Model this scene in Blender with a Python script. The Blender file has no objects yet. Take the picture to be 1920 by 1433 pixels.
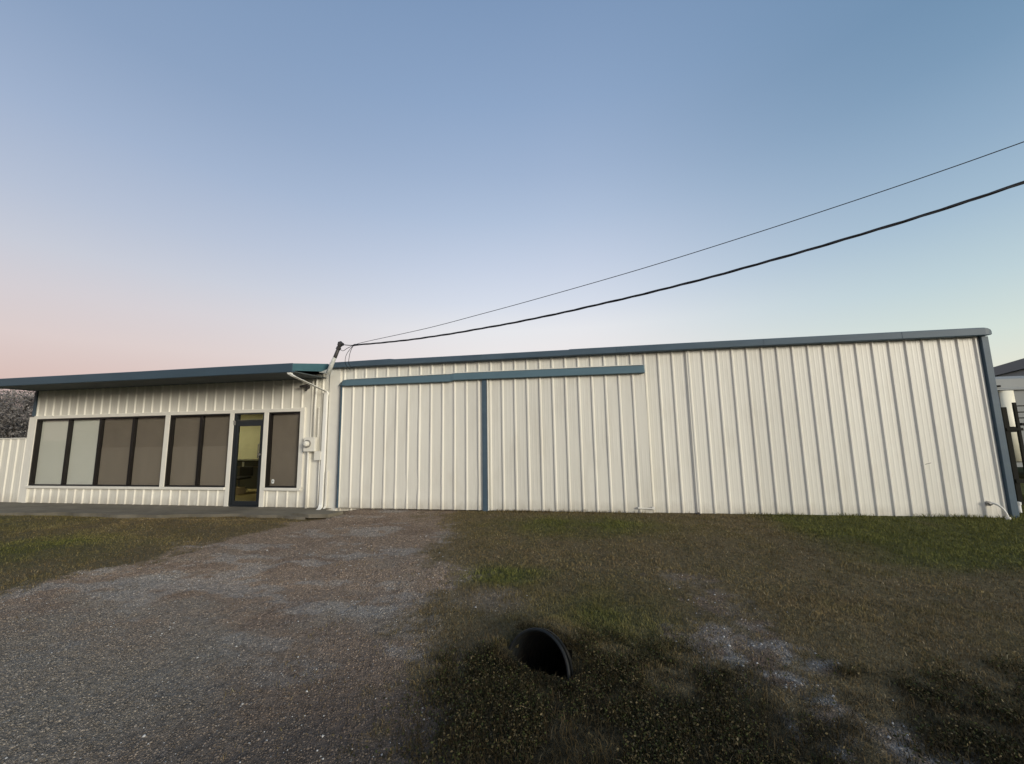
import bpy, math, random
import numpy as np
from mathutils import Vector, Matrix
random.seed(7); rng = np.random.default_rng(11)
sc = bpy.context.scene
R = math.radians

# ------------------------------------------------------------------ camera
EYE = Vector((0, 0, 1.837))
F, YAW, PITCH, ROLL = 723.0, -.172, .126, -.018
cy, sy, cp, sp = math.cos(YAW), math.sin(YAW), math.cos(PITCH), math.sin(PITCH)
def rz(v): return Vector((cy*v[0]+sy*v[1], -sy*v[0]+cy*v[1], v[2]))
right, fwd, up = rz((1, 0, 0)), rz((0, cp, sp)), rz((0, -sp, cp))
ri = right*math.cos(ROLL)+up*math.sin(ROLL)
ui = -right*math.sin(ROLL)+up*math.cos(ROLL)
cam = bpy.data.objects.new('camera', bpy.data.cameras.new('camera'))
sc.collection.objects.link(cam)
m = Matrix.Identity(4)
for i in range(3):
    m[i][0], m[i][1], m[i][2], m[i][3] = ri[i], ui[i], -fwd[i], EYE[i]
cam.matrix_world = m
cam.data.sensor_fit = 'HORIZONTAL'; cam.data.sensor_width = 36
cam.data.lens = F/1920*36
cam.data.clip_end = 2000; cam.data.clip_start = .05
sc.camera = cam
sc.view_settings.view_transform = 'Standard'; sc.view_settings.look = 'None'
sc.view_settings.exposure = 0; sc.view_settings.gamma = 1

# ------------------------------------------------------------------ sky and sun (dusk)
def lin(c):
    return tuple((x/255/12.92 if x/255 <= .04045 else ((x/255+.055)/1.055)**2.4) for x in c)
def rgba(c): return (*lin(c), 1)
w = bpy.data.worlds.new('World'); sc.world = w; w.use_nodes = True
nt = w.node_tree; N = nt.nodes; L = nt.links
bg = N['Background']
tc = N.new('ShaderNodeTexCoord'); nrm = N.new('ShaderNodeVectorMath'); nrm.operation = 'NORMALIZE'
L.new(tc.outputs['Generated'], nrm.inputs[0])
sx = N.new('ShaderNodeSeparateXYZ'); L.new(nrm.outputs[0], sx.inputs[0])
def ramp(stops):
    r = N.new('ShaderNodeValToRGB'); cr = r.color_ramp; cr.interpolation = 'B_SPLINE' if False else 'EASE'
    cr.interpolation = 'LINEAR'
    while len(cr.elements) < len(stops): cr.elements.new(.5)
    for e, (p, c) in zip(cr.elements, stops): e.position = p; e.color = rgba(c)
    L.new(sx.outputs['Z'], r.inputs[0]); return r
rl = ramp([(0, (205, 178, 168)), (.10, (217, 192, 185)), (.17, (220, 205, 203)), (.24, (212, 206, 211)), (.31, (199, 203, 215)), (.39, (181, 192, 212)), (.50, (158, 176, 204)), (.62, (133, 156, 188)), (.80, (112, 138, 172)), (1, (100, 126, 164))])
rc = ramp([(0, (240, 224, 218)), (.16, (238, 231, 229)), (.255, (231, 232, 236)), (.32, (214, 221, 234)), (.40, (198, 209, 228)), (.50, (176, 193, 218)), (.58, (160, 180, 209)), (.68, (142, 166, 199)), (.79, (125, 151, 186)), (1, (104, 132, 170))])
rr = ramp([(0, (236, 228, 200)), (.08, (228, 228, 212)), (.15, (213, 225, 218)), (.24, (190, 210, 217)), (.34, (165, 190, 209)), (.44, (143, 171, 197)), (.54, (120, 152, 182)), (.62, (106, 140, 172)), (.8, (96, 130, 165)), (1, (92, 124, 162))])
def mr(a, b):
    n = N.new('ShaderNodeMapRange'); n.interpolation_type = 'SMOOTHSTEP'
    n.inputs[1].default_value = a; n.inputs[2].default_value = b
    L.new(sx.outputs['X'], n.inputs[0]); return n
def mix(fac, a, b):
    n = N.new('ShaderNodeMix'); n.data_type = 'RGBA'
    L.new(fac, n.inputs[0]); L.new(a, n.inputs[6]); L.new(b, n.inputs[7]); return n.outputs[2]
c1 = mix(mr(-.95, -.15).outputs[0], rl.outputs[0], rc.outputs[0])
c2 = mix(mr(-.05, .70).outputs[0], c1, rr.outputs[0])
SUN = Vector((.80*math.cos(R(13)), -.60*math.cos(R(13)), math.sin(R(13)))).normalized()
dt = N.new('ShaderNodeVectorMath'); dt.operation = 'DOT_PRODUCT'; L.new(nrm.outputs[0], dt.inputs[0]); dt.inputs[1].default_value = SUN
mx0 = N.new('ShaderNodeMath'); mx0.operation = 'MAXIMUM'; mx0.inputs[1].default_value = 0; L.new(dt.outputs['Value'], mx0.inputs[0])
pw = N.new('ShaderNodeMath'); pw.operation = 'POWER'; pw.inputs[1].default_value = 9; L.new(mx0.outputs[0], pw.inputs[0])
gl_ = N.new('ShaderNodeVectorMath'); gl_.operation = 'SCALE'; gl_.inputs[0].default_value = (1.7, 1.35, .8); L.new(pw.outputs[0], gl_.inputs['Scale'])
ad = N.new('ShaderNodeVectorMath'); ad.operation = 'ADD'; L.new(c2, ad.inputs[0]); L.new(gl_.outputs[0], ad.inputs[1])   # glow round the low sun
L.new(ad.outputs[0], bg.inputs[0]); bg.inputs[1].default_value = 1.0
sl = bpy.data.lights.new('sun', 'SUN'); sl.energy = 2.3; sl.angle = R(18); sl.color = (1, .93, .80)
so = bpy.data.objects.new('sun', sl); sc.collection.objects.link(so)
so.rotation_euler = SUN.to_track_quat('Z', 'Y').to_euler()

# ------------------------------------------------------------------ materials
MATS = {}
def mat(name, col, rough=.6, metal=0, noise=0, nscale=(3, 3, 3), bump=0, bscale=20, bdist=.01, attr=False, island=0, spec=.5, coat=0, dark=None, thr=(.45, .7)):
    mm = bpy.data.materials.new(name); mm.use_nodes = True
    n, l = mm.node_tree.nodes, mm.node_tree.links
    b = n['Principled BSDF']; b.inputs['Roughness'].default_value = rough; b.inputs['Metallic'].default_value = metal
    b.inputs['Specular IOR Level'].default_value = spec; b.inputs['Coat Weight'].default_value = coat
    t = n.new('ShaderNodeTexCoord')
    if attr:
        a = n.new('ShaderNodeAttribute'); a.attribute_name = 'Col'; out = a.outputs['Color']
    else:
        a = n.new('ShaderNodeRGB'); a.outputs[0].default_value = (*col, 1); out = a.outputs[0]
    if noise:
        mp = n.new('ShaderNodeMapping'); mp.inputs['Scale'].default_value = nscale
        l.new(t.outputs['Object'], mp.inputs[0])
        ns = n.new('ShaderNodeTexNoise'); ns.inputs['Scale'].default_value = 1; ns.inputs['Detail'].default_value = 6; ns.inputs['Roughness'].default_value = .6
        l.new(mp.outputs[0], ns.inputs[0])
        r = n.new('ShaderNodeMapRange'); r.inputs[1].default_value = .3; r.inputs[2].default_value = .7
        r.inputs[3].default_value = 1-noise; r.inputs[4].default_value = 1+noise
        l.new(ns.outputs[0], r.inputs[0])
        v = n.new('ShaderNodeVectorMath'); v.operation = 'SCALE'; l.new(out, v.inputs[0]); l.new(r.outputs[0], v.inputs['Scale'])
        out = v.outputs[0]
    if dark:
        mp = n.new('ShaderNodeMapping'); mp.inputs['Scale'].default_value = dark[1]
        l.new(t.outputs['Object'], mp.inputs[0])
        ns = n.new('ShaderNodeTexNoise'); ns.inputs['Scale'].default_value = 1; ns.inputs['Detail'].default_value = 8; ns.inputs['Roughness'].default_value = .65
        l.new(mp.outputs[0], ns.inputs[0])
        r = n.new('ShaderNodeMapRange'); r.inputs[1].default_value = thr[0]; r.inputs[2].default_value = thr[1]; r.inputs[4].default_value = dark[2]
        l.new(ns.outputs[0], r.inputs[0])
        x = n.new('ShaderNodeMix'); x.data_type = 'RGBA'; l.new(r.outputs[0], x.inputs[0]); l.new(out, x.inputs[6]); x.inputs[7].default_value = (*dark[0], 1)
        out = x.outputs[2]
    if island:
        g = n.new('ShaderNodeNewGeometry'); r = n.new('ShaderNodeMapRange'); r.inputs[3].default_value = 1-island; r.inputs[4].default_value = 1+island
        l.new(g.outputs['Random Per Island'], r.inputs[0])
        v = n.new('ShaderNodeVectorMath'); v.operation = 'SCALE'; l.new(out, v.inputs[0]); l.new(r.outputs[0], v.inputs['Scale'])
        out = v.outputs[0]
    l.new(out, b.inputs['Base Color'])
    if bump:
        ns = n.new('ShaderNodeTexNoise'); ns.inputs['Scale'].default_value = bscale; ns.inputs['Detail'].default_value = 5
        l.new(t.outputs['Object'], ns.inputs[0])
        bp = n.new('ShaderNodeBump'); bp.inputs['Strength'].default_value = bump; bp.inputs['Distance'].default_value = bdist
        l.new(ns.outputs[0], bp.inputs['Height']); l.new(bp.outputs[0], b.inputs['Normal'])
    MATS[name] = mm; return mm
PAINT = mat('white_metal_paint', (.76, .735, .655), .45, noise=.05, nscale=(14, 14, .5), bump=.35, bscale=1.6, bdist=.012, dark=((.50, .45, .36), (3, 3, .8), .35), thr=(.5, .8))
def splash(mm, z1=.42):
    n, l = mm.node_tree.nodes, mm.node_tree.links; b = n['Principled BSDF']
    src = b.inputs['Base Color'].links[0].from_socket
    g = n.new('ShaderNodeNewGeometry'); sp_ = n.new('ShaderNodeSeparateXYZ'); l.new(g.outputs['Position'], sp_.inputs[0])
    r = n.new('ShaderNodeMapRange'); r.inputs[1].default_value = z1; r.inputs[2].default_value = -.05; l.new(sp_.outputs['Z'], r.inputs[0])
    mp = n.new('ShaderNodeMapping'); mp.inputs['Scale'].default_value = (5, 5, 2.2); l.new(g.outputs['Position'], mp.inputs[0])
    ns = n.new('ShaderNodeTexNoise'); ns.inputs['Scale'].default_value = 1.4; ns.inputs['Detail'].default_value = 8; ns.inputs['Roughness'].default_value = .7; l.new(mp.outputs[0], ns.inputs[0])
    a = n.new('ShaderNodeMath'); a.operation = 'MULTIPLY'; l.new(r.outputs[0], a.inputs[0]); l.new(ns.outputs[0], a.inputs[1])
    r2 = n.new('ShaderNodeMapRange'); r2.inputs[1].default_value = .18; r2.inputs[2].default_value = .62; r2.inputs[4].default_value = .55; l.new(a.outputs[0], r2.inputs[0])
    x = n.new('ShaderNodeMix'); x.data_type = 'RGBA'; l.new(r2.outputs[0], x.inputs[0]); l.new(src, x.inputs[6]); x.inputs[7].default_value = (.30, .25, .18, 1); l.new(x.outputs[2], b.inputs['Base Color'])
splash(PAINT)
def sheet_tone(mm):
    n, l = mm.node_tree.nodes, mm.node_tree.links; b = n['Principled BSDF']
    src = b.inputs['Base Color'].links[0].from_socket
    g = n.new('ShaderNodeNewGeometry'); sp_ = n.new('ShaderNodeSeparateXYZ'); l.new(g.outputs['Position'], sp_.inputs[0])
    a = n.new('ShaderNodeMath'); a.operation = 'DIVIDE'; a.inputs[1].default_value = .9144; l.new(sp_.outputs['X'], a.inputs[0])
    f = n.new('ShaderNodeMath'); f.operation = 'FLOOR'; l.new(a.outputs[0], f.inputs[0])
    wn = n.new('ShaderNodeTexWhiteNoise'); wn.noise_dimensions = '1D'; l.new(f.outputs[0], wn.inputs['W'])
    r = n.new('ShaderNodeMapRange'); r.inputs[3].default_value = .95; r.inputs[4].default_value = 1.03; l.new(wn.outputs['Value'], r.inputs[0])
    v = n.new('ShaderNodeVectorMath'); v.operation = 'SCALE'; l.new(src, v.inputs[0]); l.new(r.outputs[0], v.inputs['Scale']); l.new(v.outputs[0], b.inputs['Base Color'])
sheet_tone(PAINT)
TRIM = mat('white_trim_paint', (.77, .745, .67), .45, noise=.04, nscale=(4, 4, 4), bump=.1, bscale=3)
BLUE = mat('blue_trim_paint', (.066, .102, .138), .5, spec=.3, noise=.10, nscale=(2, 2, 6), bump=.12, bscale=2.5, dark=((.10, .14, .16), (1.2, 6, 9), .35))
TEAL = mat('teal_trim_paint', (.06, .14, .165), .5, spec=.3, noise=.12, nscale=(2, 2, 6), bump=.12, bscale=2.5)
FRAME = mat('bronze_aluminium', (.011, .009, .008), .4, spec=.3)
BLACKF = mat('black_door_frame', (.016, .020, .024), .35)
TAN = mat('tan_shade_cloth', (.275, .222, .178), .9, noise=.10, nscale=(1.1, 1, .8), bump=.5, bscale=1.1, bdist=.06)
TAN2 = mat('tan_reflection_band', (.32, .262, .212), .9, noise=.05, nscale=(3, 1, .7))  # lighter tan, the mirrored brightness is put into the colour
WBL = mat('white_shade_cloth', (.86, .83, .75), .9, noise=.03, nscale=(1, 1, 1))
NAVY = mat('blue_fascia_paint', (.044, .076, .104), .5, spec=.3, noise=.08, nscale=(1.2, 2, 6))
DKBLUE = mat('dark_blue_trim', (.045, .062, .085), .5, spec=.3)
HOOD = mat('sky_lit_blue_paint', (.095, .155, .185), .5, spec=.3, noise=.06, nscale=(1.5, 2, 6))  # lighter blue, sky light on the tilted hood put into its colour
SOFF = mat('grey_soffit_board', (.075, .09, .095), .8, noise=.1)
CONC = mat('concrete', (.165, .146, .112), .9, noise=.2, nscale=(2, 2, 2), bump=.4, bscale=40, bdist=.01, dark=((.10, .088, .058), (1.1, 4, 1), .85))
SLEEVE = mat('pale_weathered_zinc', (.50, .50, .46), .5, noise=.25, nscale=(14, 14, 14))
GALV = mat('weathered_galvanised', (.30, .29, .27), .5, metal=.3, noise=.3, nscale=(9, 9, 9))
DKPIPE = mat('dark_steel', (.05, .045, .045), .5, metal=.3, noise=.3, nscale=(9, 9, 9))
CABLE = mat('black_cable', (.008, .008, .012), .6)
BLKPL = mat('black_plastic', (.007, .009, .010), .6, spec=.3, dark=((.03, .024, .016), (7, 7, 7), .6))
YEL = mat('yellow_interior_paint', (.62, .58, .39), .8, noise=.05)
CEIL = mat('white_ceiling_tile', (.6, .57, .45), .9)
CARPET = mat('tan_carpet', (.42, .33, .14), 1, noise=.2, nscale=(20, 20, 20))
DESK = mat('charcoal_laminate', (.045, .05, .05), .5)
CARD = mat('brown_cardboard', (.30, .22, .13), .9)
PIPEW = mat('white_pipe_paint', (.88, .87, .82), .45)
WHITE = mat('white_plastic', (.75, .75, .72), .5)
STUCCO = mat('grey_sheet_metal', (.125, .14, .145), .6, noise=.06, nscale=(3, 3, .4))
TRLR = mat('white_trailer_paint', (.27, .285, .285), .5, spec=.2, noise=.04)
GLINT = mat('sunset_glint_paint', (.95, .90, .72), .45, metal=.0)  # pale gold base colour stands in for the sunset reflected on the corner
GREYA = mat('grey_fibreglass', (.21, .22, .22), .5, spec=.2)
POST = mat('dark_painted_steel', (.016, .016, .013), .7, spec=.08, noise=.2, nscale=(6, 6, 2))
RUB = mat('tyre_rubber', (.012, .012, .013), .8)
BARK = mat('bark', (.08, .065, .055), .95, noise=.3, nscale=(12, 12, 4))
LEAF = mat('grey_green_leaves', (.175, .160, .150), .6, island=.6)
LEAF2 = mat('dark_hedge_leaves', (.06, .055, .045), .8, island=.5)
GRASS = mat('grass_blades', (.1, .1, .05), .65, attr=True, island=.35, spec=.08)
STONE = mat('gravel_stone', (.1, .1, .1), .85, attr=True, island=.25, spec=.3)
def groundmat():
    mm = mat('ground_soil', (.1, .1, .1), .95, attr=True, noise=.45, nscale=(22, 22, 22), spec=.15)
    n, l = mm.node_tree.nodes, mm.node_tree.links; b = n['Principled BSDF']
    t = n.new('ShaderNodeTexCoord'); a = n.new('ShaderNodeTexNoise'); a.inputs['Scale'].default_value = 45; a.inputs['Detail'].default_value = 8; a.inputs['Roughness'].default_value = .7
    v = n.new('ShaderNodeTexVoronoi'); v.inputs['Scale'].default_value = 70
    l.new(t.outputs['Object'], a.inputs[0]); l.new(t.outputs['Object'], v.inputs[0])
    ad = n.new('ShaderNodeMath'); ad.operation = 'ADD'; l.new(a.outputs[0], ad.inputs[0]); l.new(v.outputs['Distance'], ad.inputs[1])
    bp = n.new('ShaderNodeBump'); bp.inputs['Strength'].default_value = .9; bp.inputs['Distance'].default_value = .02
    l.new(ad.outputs[0], bp.inputs['Height']); l.new(bp.outputs[0], b.inputs['Normal'])
    return mm
SOIL = groundmat()
def glass(name, tint, fmax=1.0):
    mm = bpy.data.materials.new(name); mm.use_nodes = True
    n, l = mm.node_tree.nodes, mm.node_tree.links
    n.remove(n['Principled BSDF'])
    tr = n.new('ShaderNodeBsdfTransparent'); tr.inputs[0].default_value = (*tint, 1)
    gl = n.new('ShaderNodeBsdfGlossy'); gl.inputs['Roughness'].default_value = .03
    fr = n.new('ShaderNodeFresnel'); fr.inputs[0].default_value = 1.45
    mx = n.new('ShaderNodeMixShader'); gb = n.new('ShaderNodeNewGeometry'); iv = n.new('ShaderNodeMath'); iv.operation = 'SUBTRACT'; iv.inputs[0].default_value = 1; l.new(gb.outputs['Backfacing'], iv.inputs[1]); mu = n.new('ShaderNodeMath'); mu.operation = 'MULTIPLY'; l.new(fr.outputs[0], mu.inputs[0]); l.new(iv.outputs[0], mu.inputs[1]); l.new(mu.outputs[0], mx.inputs[0]); l.new(tr.outputs[0], mx.inputs[1]); l.new(gl.outputs[0], mx.inputs[2])
    l.new(mx.outputs[0], n['Material Output'].inputs[0]); return mm
GLASS = glass('window_glass', (.88, .89, .88)); DGLASS = glass('door_glass', (.8, .82, .78))
def emit(name, col, s):
    mm = bpy.data.materials.new(name); mm.use_nodes = True
    n, l = mm.node_tree.nodes, mm.node_tree.links
    b = n['Principled BSDF']; b.inputs['Emission Color'].default_value = (*col, 1); b.inputs['Emission Strength'].default_value = s
    return mm
LAMP = emit('lit_lamp_diffuser', (1, .92, .66), 34)

# ------------------------------------------------------------------ mesh helpers
COL = sc.collection
def wloc(o):
    v = Vector((0, 0, 0))
    while o: v += o.location; o = o.parent
    return v
def tag(o, label, cat, group=None):
    o['label'] = label; o['category'] = cat
    if group: o['group'] = group
    return o
def thing(name, loc, label, cat, group=None):
    o = bpy.data.objects.new(name, None); o.location = loc; o.empty_display_size = .2; COL.objects.link(o)
    return tag(o, label, cat, group)
class MB:
    def __init__(s): s.v = []; s.f = []
    def quad(s, a, b, c, d):
        i = len(s.v); s.v += [a, b, c, d]; s.f.append((i, i+1, i+2, i+3)); return s
    def box(s, x0, x1, y0, y1, z0, z1):
        i = len(s.v)
        s.v += [(x, y, z) for z in (z0, z1) for y in (y0, y1) for x in (x0, x1)]
        for q in ((0, 2, 3, 1), (4, 5, 7, 6), (0, 1, 5, 4), (2, 6, 7, 3), (0, 4, 6, 2), (1, 3, 7, 5)): s.f.append(tuple(i+k for k in q))
        return s
    def loft(s, rings, caps=True, closed=True):
        i = len(s.v); n = len(rings[0])
        for r in rings: s.v += [tuple(p) for p in r]
        for a in range(len(rings)-1):
            for k in range(n if closed else n-1):
                k2 = (k+1) % n
                s.f.append((i+a*n+k, i+a*n+k2, i+(a+1)*n+k2, i+(a+1)*n+k))
        if caps:
            s.f.append(tuple(i+k for k in range(n))[::-1]); s.f.append(tuple(i+(len(rings)-1)*n+k for k in range(n)))
        return s
    def extx(s, prof, x0, x1): return s.loft([[(x, y, z) for y, z in prof] for x in (x0, x1)])
    def tube(s, pts, r, n=10, caps=True):
        pts = [Vector(p) for p in pts]; rs = r if isinstance(r, (list, tuple)) else [r]*len(pts)
        rings = []; u = None
        for i, p in enumerate(pts):
            d = (pts[min(i+1, len(pts)-1)]-pts[max(i-1, 0)]).normalized()
            if u is None: u = d.orthogonal().normalized()
            u = (u-d*u.dot(d)).normalized(); vv = d.cross(u)
            rings.append([p+(u*math.cos(2*math.pi*k/n)+vv*math.sin(2*math.pi*k/n))*rs[i] for k in range(n)])
        return s.loft(rings, caps)
    def sqtube(s, pts, wx, wy):
        rings = []
        for p in pts:
            rings.append([(p[0]+a*wx/2, p[1]+b*wy/2, p[2]) for a, b in ((-1, -1), (1, -1), (1, 1), (-1, 1))])
        return s.loft(rings)
    def disc(s, c, ax, r, d, n=20):
        c = Vector(c); ax = Vector(ax).normalized(); return s.tube([c, c+ax*d], r, n)
    def build(s, name, material, parent=None, smooth=False, bevel=0):
        me = bpy.data.meshes.new(name); o = bpy.data.objects.new(name, me); COL.objects.link(o)
        off = Vector((0, 0, 0))
        if parent: o.parent = parent; off = wloc(parent)
        me.from_pydata([tuple(Vector(v)-off) for v in s.v], [], s.f); me.materials.append(material); me.update()
        import bmesh
        b = bmesh.new(); b.from_mesh(me); bmesh.ops.recalc_face_normals(b, faces=b.faces)
        if bevel: bmesh.ops.bevel(b, geom=list(b.edges), offset=bevel, segments=2, affect='EDGES', profile=.5, clamp_overlap=True)
        b.to_mesh(me); b.free()
        if smooth: me.polygons.foreach_set('use_smooth', [True]*len(me.polygons))
        return o
def structure(o): o['kind'] = 'structure'; return o
def stuff(o): o['kind'] = 'stuff'; return o
def np_mesh(name, V, T, material, colors=None, parent=None):
    me = bpy.data.meshes.new(name); k = T.shape[1]
    me.vertices.add(len(V)); me.vertices.foreach_set('co', np.asarray(V, np.float32).ravel())
    me.loops.add(T.size); me.loops.foreach_set('vertex_index', T.astype(np.int32).ravel())
    me.polygons.add(len(T)); me.polygons.foreach_set('loop_start', np.arange(0, T.size, k, dtype=np.int32))
    me.update(calc_edges=True)
    if colors is not None:
        a = me.attributes.new('Col', 'FLOAT_COLOR', 'POINT')
        c4 = np.ones((len(V), 4), np.float32); c4[:, :3] = colors; a.data.foreach_set('color', c4.ravel())
    me.materials.append(material); o = bpy.data.objects.new(name, me); COL.objects.link(o)
    if parent: o.parent = parent
    return o

# ribbed sheet: pans at depth y, ribs standing out towards -Y every foot
P12 = .3048
def sheet(mb, x0, x1, zlo, zhi, y, phase, rib=.027, minor=.0016, wav=.0, dents=()):
    prof = []
    k0 = int(math.floor((x0-phase)/P12))-1
    k = k0
    while phase+k*P12 < x1+P12:
        c = phase+k*P12
        prof += [(c-.034, 0), (c-.013, -rib), (c+.013, -rib), (c+.034, 0)]
        for q in ((.108, .196) if minor else ()): prof += [(c+q-.018, 0), (c+q-.006, -minor), (c+q+.006, -minor), (c+q+.018, 0)]
        k += 1
    pts = []
    for a, b in zip(prof[:-1], prof[1:]):
        for e in (x0, x1):
            if a[0] < e < b[0]:
                t = (e-a[0])/(b[0]-a[0]); pts.append((e, a[1]+t*(b[1]-a[1])))
        if x0 <= b[0] <= x1: pts.append(b)
    pts = sorted(set(pts))
    nz = max(2, int((zhi-zlo)/(.09 if dents else .22))+1)
    rows = []
    for j in range(nz):
        z = zlo+(zhi-zlo)*j/(nz-1)
        rows.append([(x, y+d+wav*math.sin(x*1.9+z*1.1)*math.sin(z*1.7+x*.8)+sum(dd*math.exp(-((x-a)/rx)**2-((z-q)/rz_)**2) for a, q, rx, rz_, dd in dents), z) for x, d in pts])
    mb.loft(rows, caps=False, closed=False)

D = 9.207
# ================================================================== WAREHOUSE
wh = thing('warehouse_building', (.9, D, 0), 'long white ribbed metal warehouse with blue eave trim and big sliding doors', 'building')
b = MB(); sheet(b, -6.42, 2.43, -.12, 3.60, D, -6.097+.0)
b.build('front_wall', PAINT, wh)
b = MB(); b.box(-6.50, -6.19, D-.045, D+.05, -.12, 3.58); b.build('corner_trim', TRIM, wh, bevel=.006)
b = MB(); sheet(b, 2.43, 8.04, -.10, 3.60, D-.022, 2.439+.035)
b.box(2.425, 2.475, D-.04, D-.001, -.10, 3.565)
b.build('front_wall', PAINT, wh)
b = MB(); b.box(8.02, 8.095, D-.09, D+.02, -.1, 3.58); b.box(8.08, 8.095, D+.021, D+.14, -.1, 3.58); b.build('corner_trim', BLUE, wh, bevel=.006)['label'] = 'blue corner trim at the far right end'
b = MB(); b.sqtube([(8.135, D-.01, 3.56), (8.135, D-.01, .02)], .07, .09)
b.build('downspout', BLUE, wh, bevel=.008)
b = MB(); b.box(8.05, 8.078, D+.02, D+16, -.1, 3.62); b.box(-6.4, -6.37, D+.06, D+16, -.1, 3.62); b.box(-6.4, 8.13, D+16, D+16.04, -.1, 3.62)
b.build('side_wall', PAINT, wh)
b = MB(); b.loft([[(x, D-.02, 3.69), (x, D+8, 4.35), (x, D+16.2, 3.69), (x, D+16.2, 3.65), (x, D+8, 4.31), (x, D-.02, 3.65)] for x in (-6.45, 8.12)])
b.build('roof', BLUE, wh)
def gut(t, bt, dp=.17): return [(D-.002, bt), (D-dp*.9, bt), (D-dp, bt+.012), (D-dp, t), (D-dp*.9, t+.012), (D-.002, t+.022)]
b = MB()
secs = [(-6.44, 3.698, 3.562), (-4.75, 3.716, 3.565), (-4.6, 3.700, 3.560), (-.2, 3.706, 3.568), (-.18, 3.716, 3.572), (2.4, 3.722, 3.576), (5.6, 3.716, 3.57), (7.93, 3.712, 3.560)]
rings = [[(x, y, z) for y, z in gut(t, bo)] for x, t, bo in secs]
for dx, dt, db, dd in ((8.04, .004, .0, .0), (8.10, .016, .003, .006), (8.145, .036, .010, .02), (8.175, .066, .020, .04), (8.185, .095, .03, .06)):
    rings.append([(dx, y, z) for y, z in gut(3.712-dt, 3.560+db, .17-dd)])
b.loft(rings); b.build('eave_gutter', BLUE, wh, bevel=.004)
def door_leaf(x0, x1, phase, lab, edges):
    y = D-.09
    b = MB(); sheet(b, x0, x1, .0, 3.12, y, phase, minor=.0 if x0 < -3 else .0016, wav=.006, dents=((-5.93, .62, .10, .35, .03), (-4.15, .55, .35, .28, .02), (-3.85, .25, .2, .3, -.015), (-2.52, .60, .11, .40, .025), (-2.85, .5, .2, .3, .012)) if x0 < -3 else ())
    b.box(x0, x1, y+.001, y+.045, .0, 3.12)
    o = b.build('sliding_door', PAINT, wh); o['label'] = lab
    for a, c, mt in edges:
        MB().box(a, c, y-.045, y+.046, -.005, 3.12).build('edge_trim', mt, o, bevel=.004)
    return o
d1 = door_leaf(-6.07, -2.335, -5.775, 'sliding door leaf left of the blue strip, dented near its foot', ((-6.115, -6.07, BLUE),))
d2 = door_leaf(-2.20, 1.50, -2.130, 'sliding door leaf right of the blue strip', ((-2.20, -2.17, TRIM),))
MB().box(-2.325, -2.212, D-.135, D-.02, -.02, 3.11).build('centre_strip', BLUE, wh, bevel=.006)
b = MB(); b.tube([(1.20, D-.145, .105), (1.50, D-.145, .105)], .012, 8); b.box(1.475, 1.53, D-.15, D-.1, .085, .135); b.box(1.175, 1.2, D-.15, D-.1, .09, .125)
b.build('latch_bar', TRIM, d2)
for x in (-5.3, -2.2, .9, 4.0, 6.6):
    z = float(np.interp(x, [q[0] for q in secs], [q[1] for q in secs])); zb = float(np.interp(x, [q[0] for q in secs], [q[2] for q in secs]))
    MB().box(x, x+.05, D-.174, D-.1715, zb+.01, z-.004).build('gutter_strap', BLUE, wh)
# track hood over the sliding doors
hp = lambda y0, zt, zb: [(D-.003, zt+.03), (y0+.05, zt), (y0, zb), (y0+.02, zb-.012), (D-.003, zb-.012)]
b = MB()
b.loft([[(x, y, z) for y, z in hp(yy, zt, zb)] for x, yy, zt, zb in ((-6.20, D-.10, 3.155, 3.11), (-6.05, D-.19, 3.225, 3.085), (-5.95, D-.2, 3.237, 3.075), (-3.12, D-.2, 3.262, 3.076), (-3.02, D-.21, 3.275, 3.104), (1.47, D-.2, 3.272, 3.095), (1.49, D-.19, 3.265, 3.10))])
b.build('track_hood', HOOD, wh, bevel=.005)
b = MB(); b.loft([[(x, D-.145, z), (x, D-.165, z), (x, D-.165, z+.014), (x, D-.145, z+.016)] for x, z in ((-5.93, 3.238), (-3.08, 3.264), (-3.05, 3.277), (1.46, 3.274))]); b.build('hood_flashing', TRIM, wh)
b = MB(); b.box(2.36, 2.45, D-.17, D-.09, -.03, .02); b.box(2.34, 2.80, D-.16, D-.13, -.035, -.015); b.box(2.38, 2.42, D-.20, D-.17, -.03, .05)
b.build('door_guide', DKPIPE, wh)
b = MB(); b.loft([[(6.70, D-.0245, 1.0), (6.71, D-.0245, 1.012), (6.71, D-.0225, 1.012), (6.70, D-.0225, 1.0)], [(6.87, D-.0245, 1.045), (6.88, D-.0245, 1.056), (6.88, D-.0225, 1.056), (6.87, D-.0225, 1.045)]])
b.build('scratch', DKPIPE, wh)

# ================================================================== OFFICE
of = thing('office_building', (-11.5, D, 0), 'low white ribbed metal office wing with shaded front windows and overhanging blue roof edge', 'building')
PH = -7.327
def flat(mb, x0, x1, z0, z1, y=D): mb.quad((x0, y, z0), (x1, y, z0), (x1, y, z1), (x0, y, z1))
b = MB()
sheet(b, -16.55, -7.20, 2.50, 3.45, D, PH, minor=0)
sheet(b, -16.43, -9.50, -.12, .44, D, PH, minor=0)
sheet(b, -8.29, -7.20, -.12, .44, D, PH, minor=0)
sheet(b, -7.20, -6.50, -.12, 3.45, D, PH, minor=0)
b.build('front_wall', PAINT, of)
b = MB()
Y0, Y1 = D-.048, D+.06
b.box(-16.50, -7.33, Y0, Y1, 2.452, 2.545)              # head
b.box(-16.47, -9.50, Y0-.03, Y1, .395, .465)             # sill left of door
b.box(-8.29, -7.22, Y0-.03, Y1, .395, .465)              # sill right of door
b.box(-16.55, -16.40, Y0, Y1, -.12, 2.452)               # left jamb
b.box(-11.64, -11.49, Y0, Y1, .465, 2.452)
b.box(-9.50, -9.37, Y0, Y1, -.12, 2.452)
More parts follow.
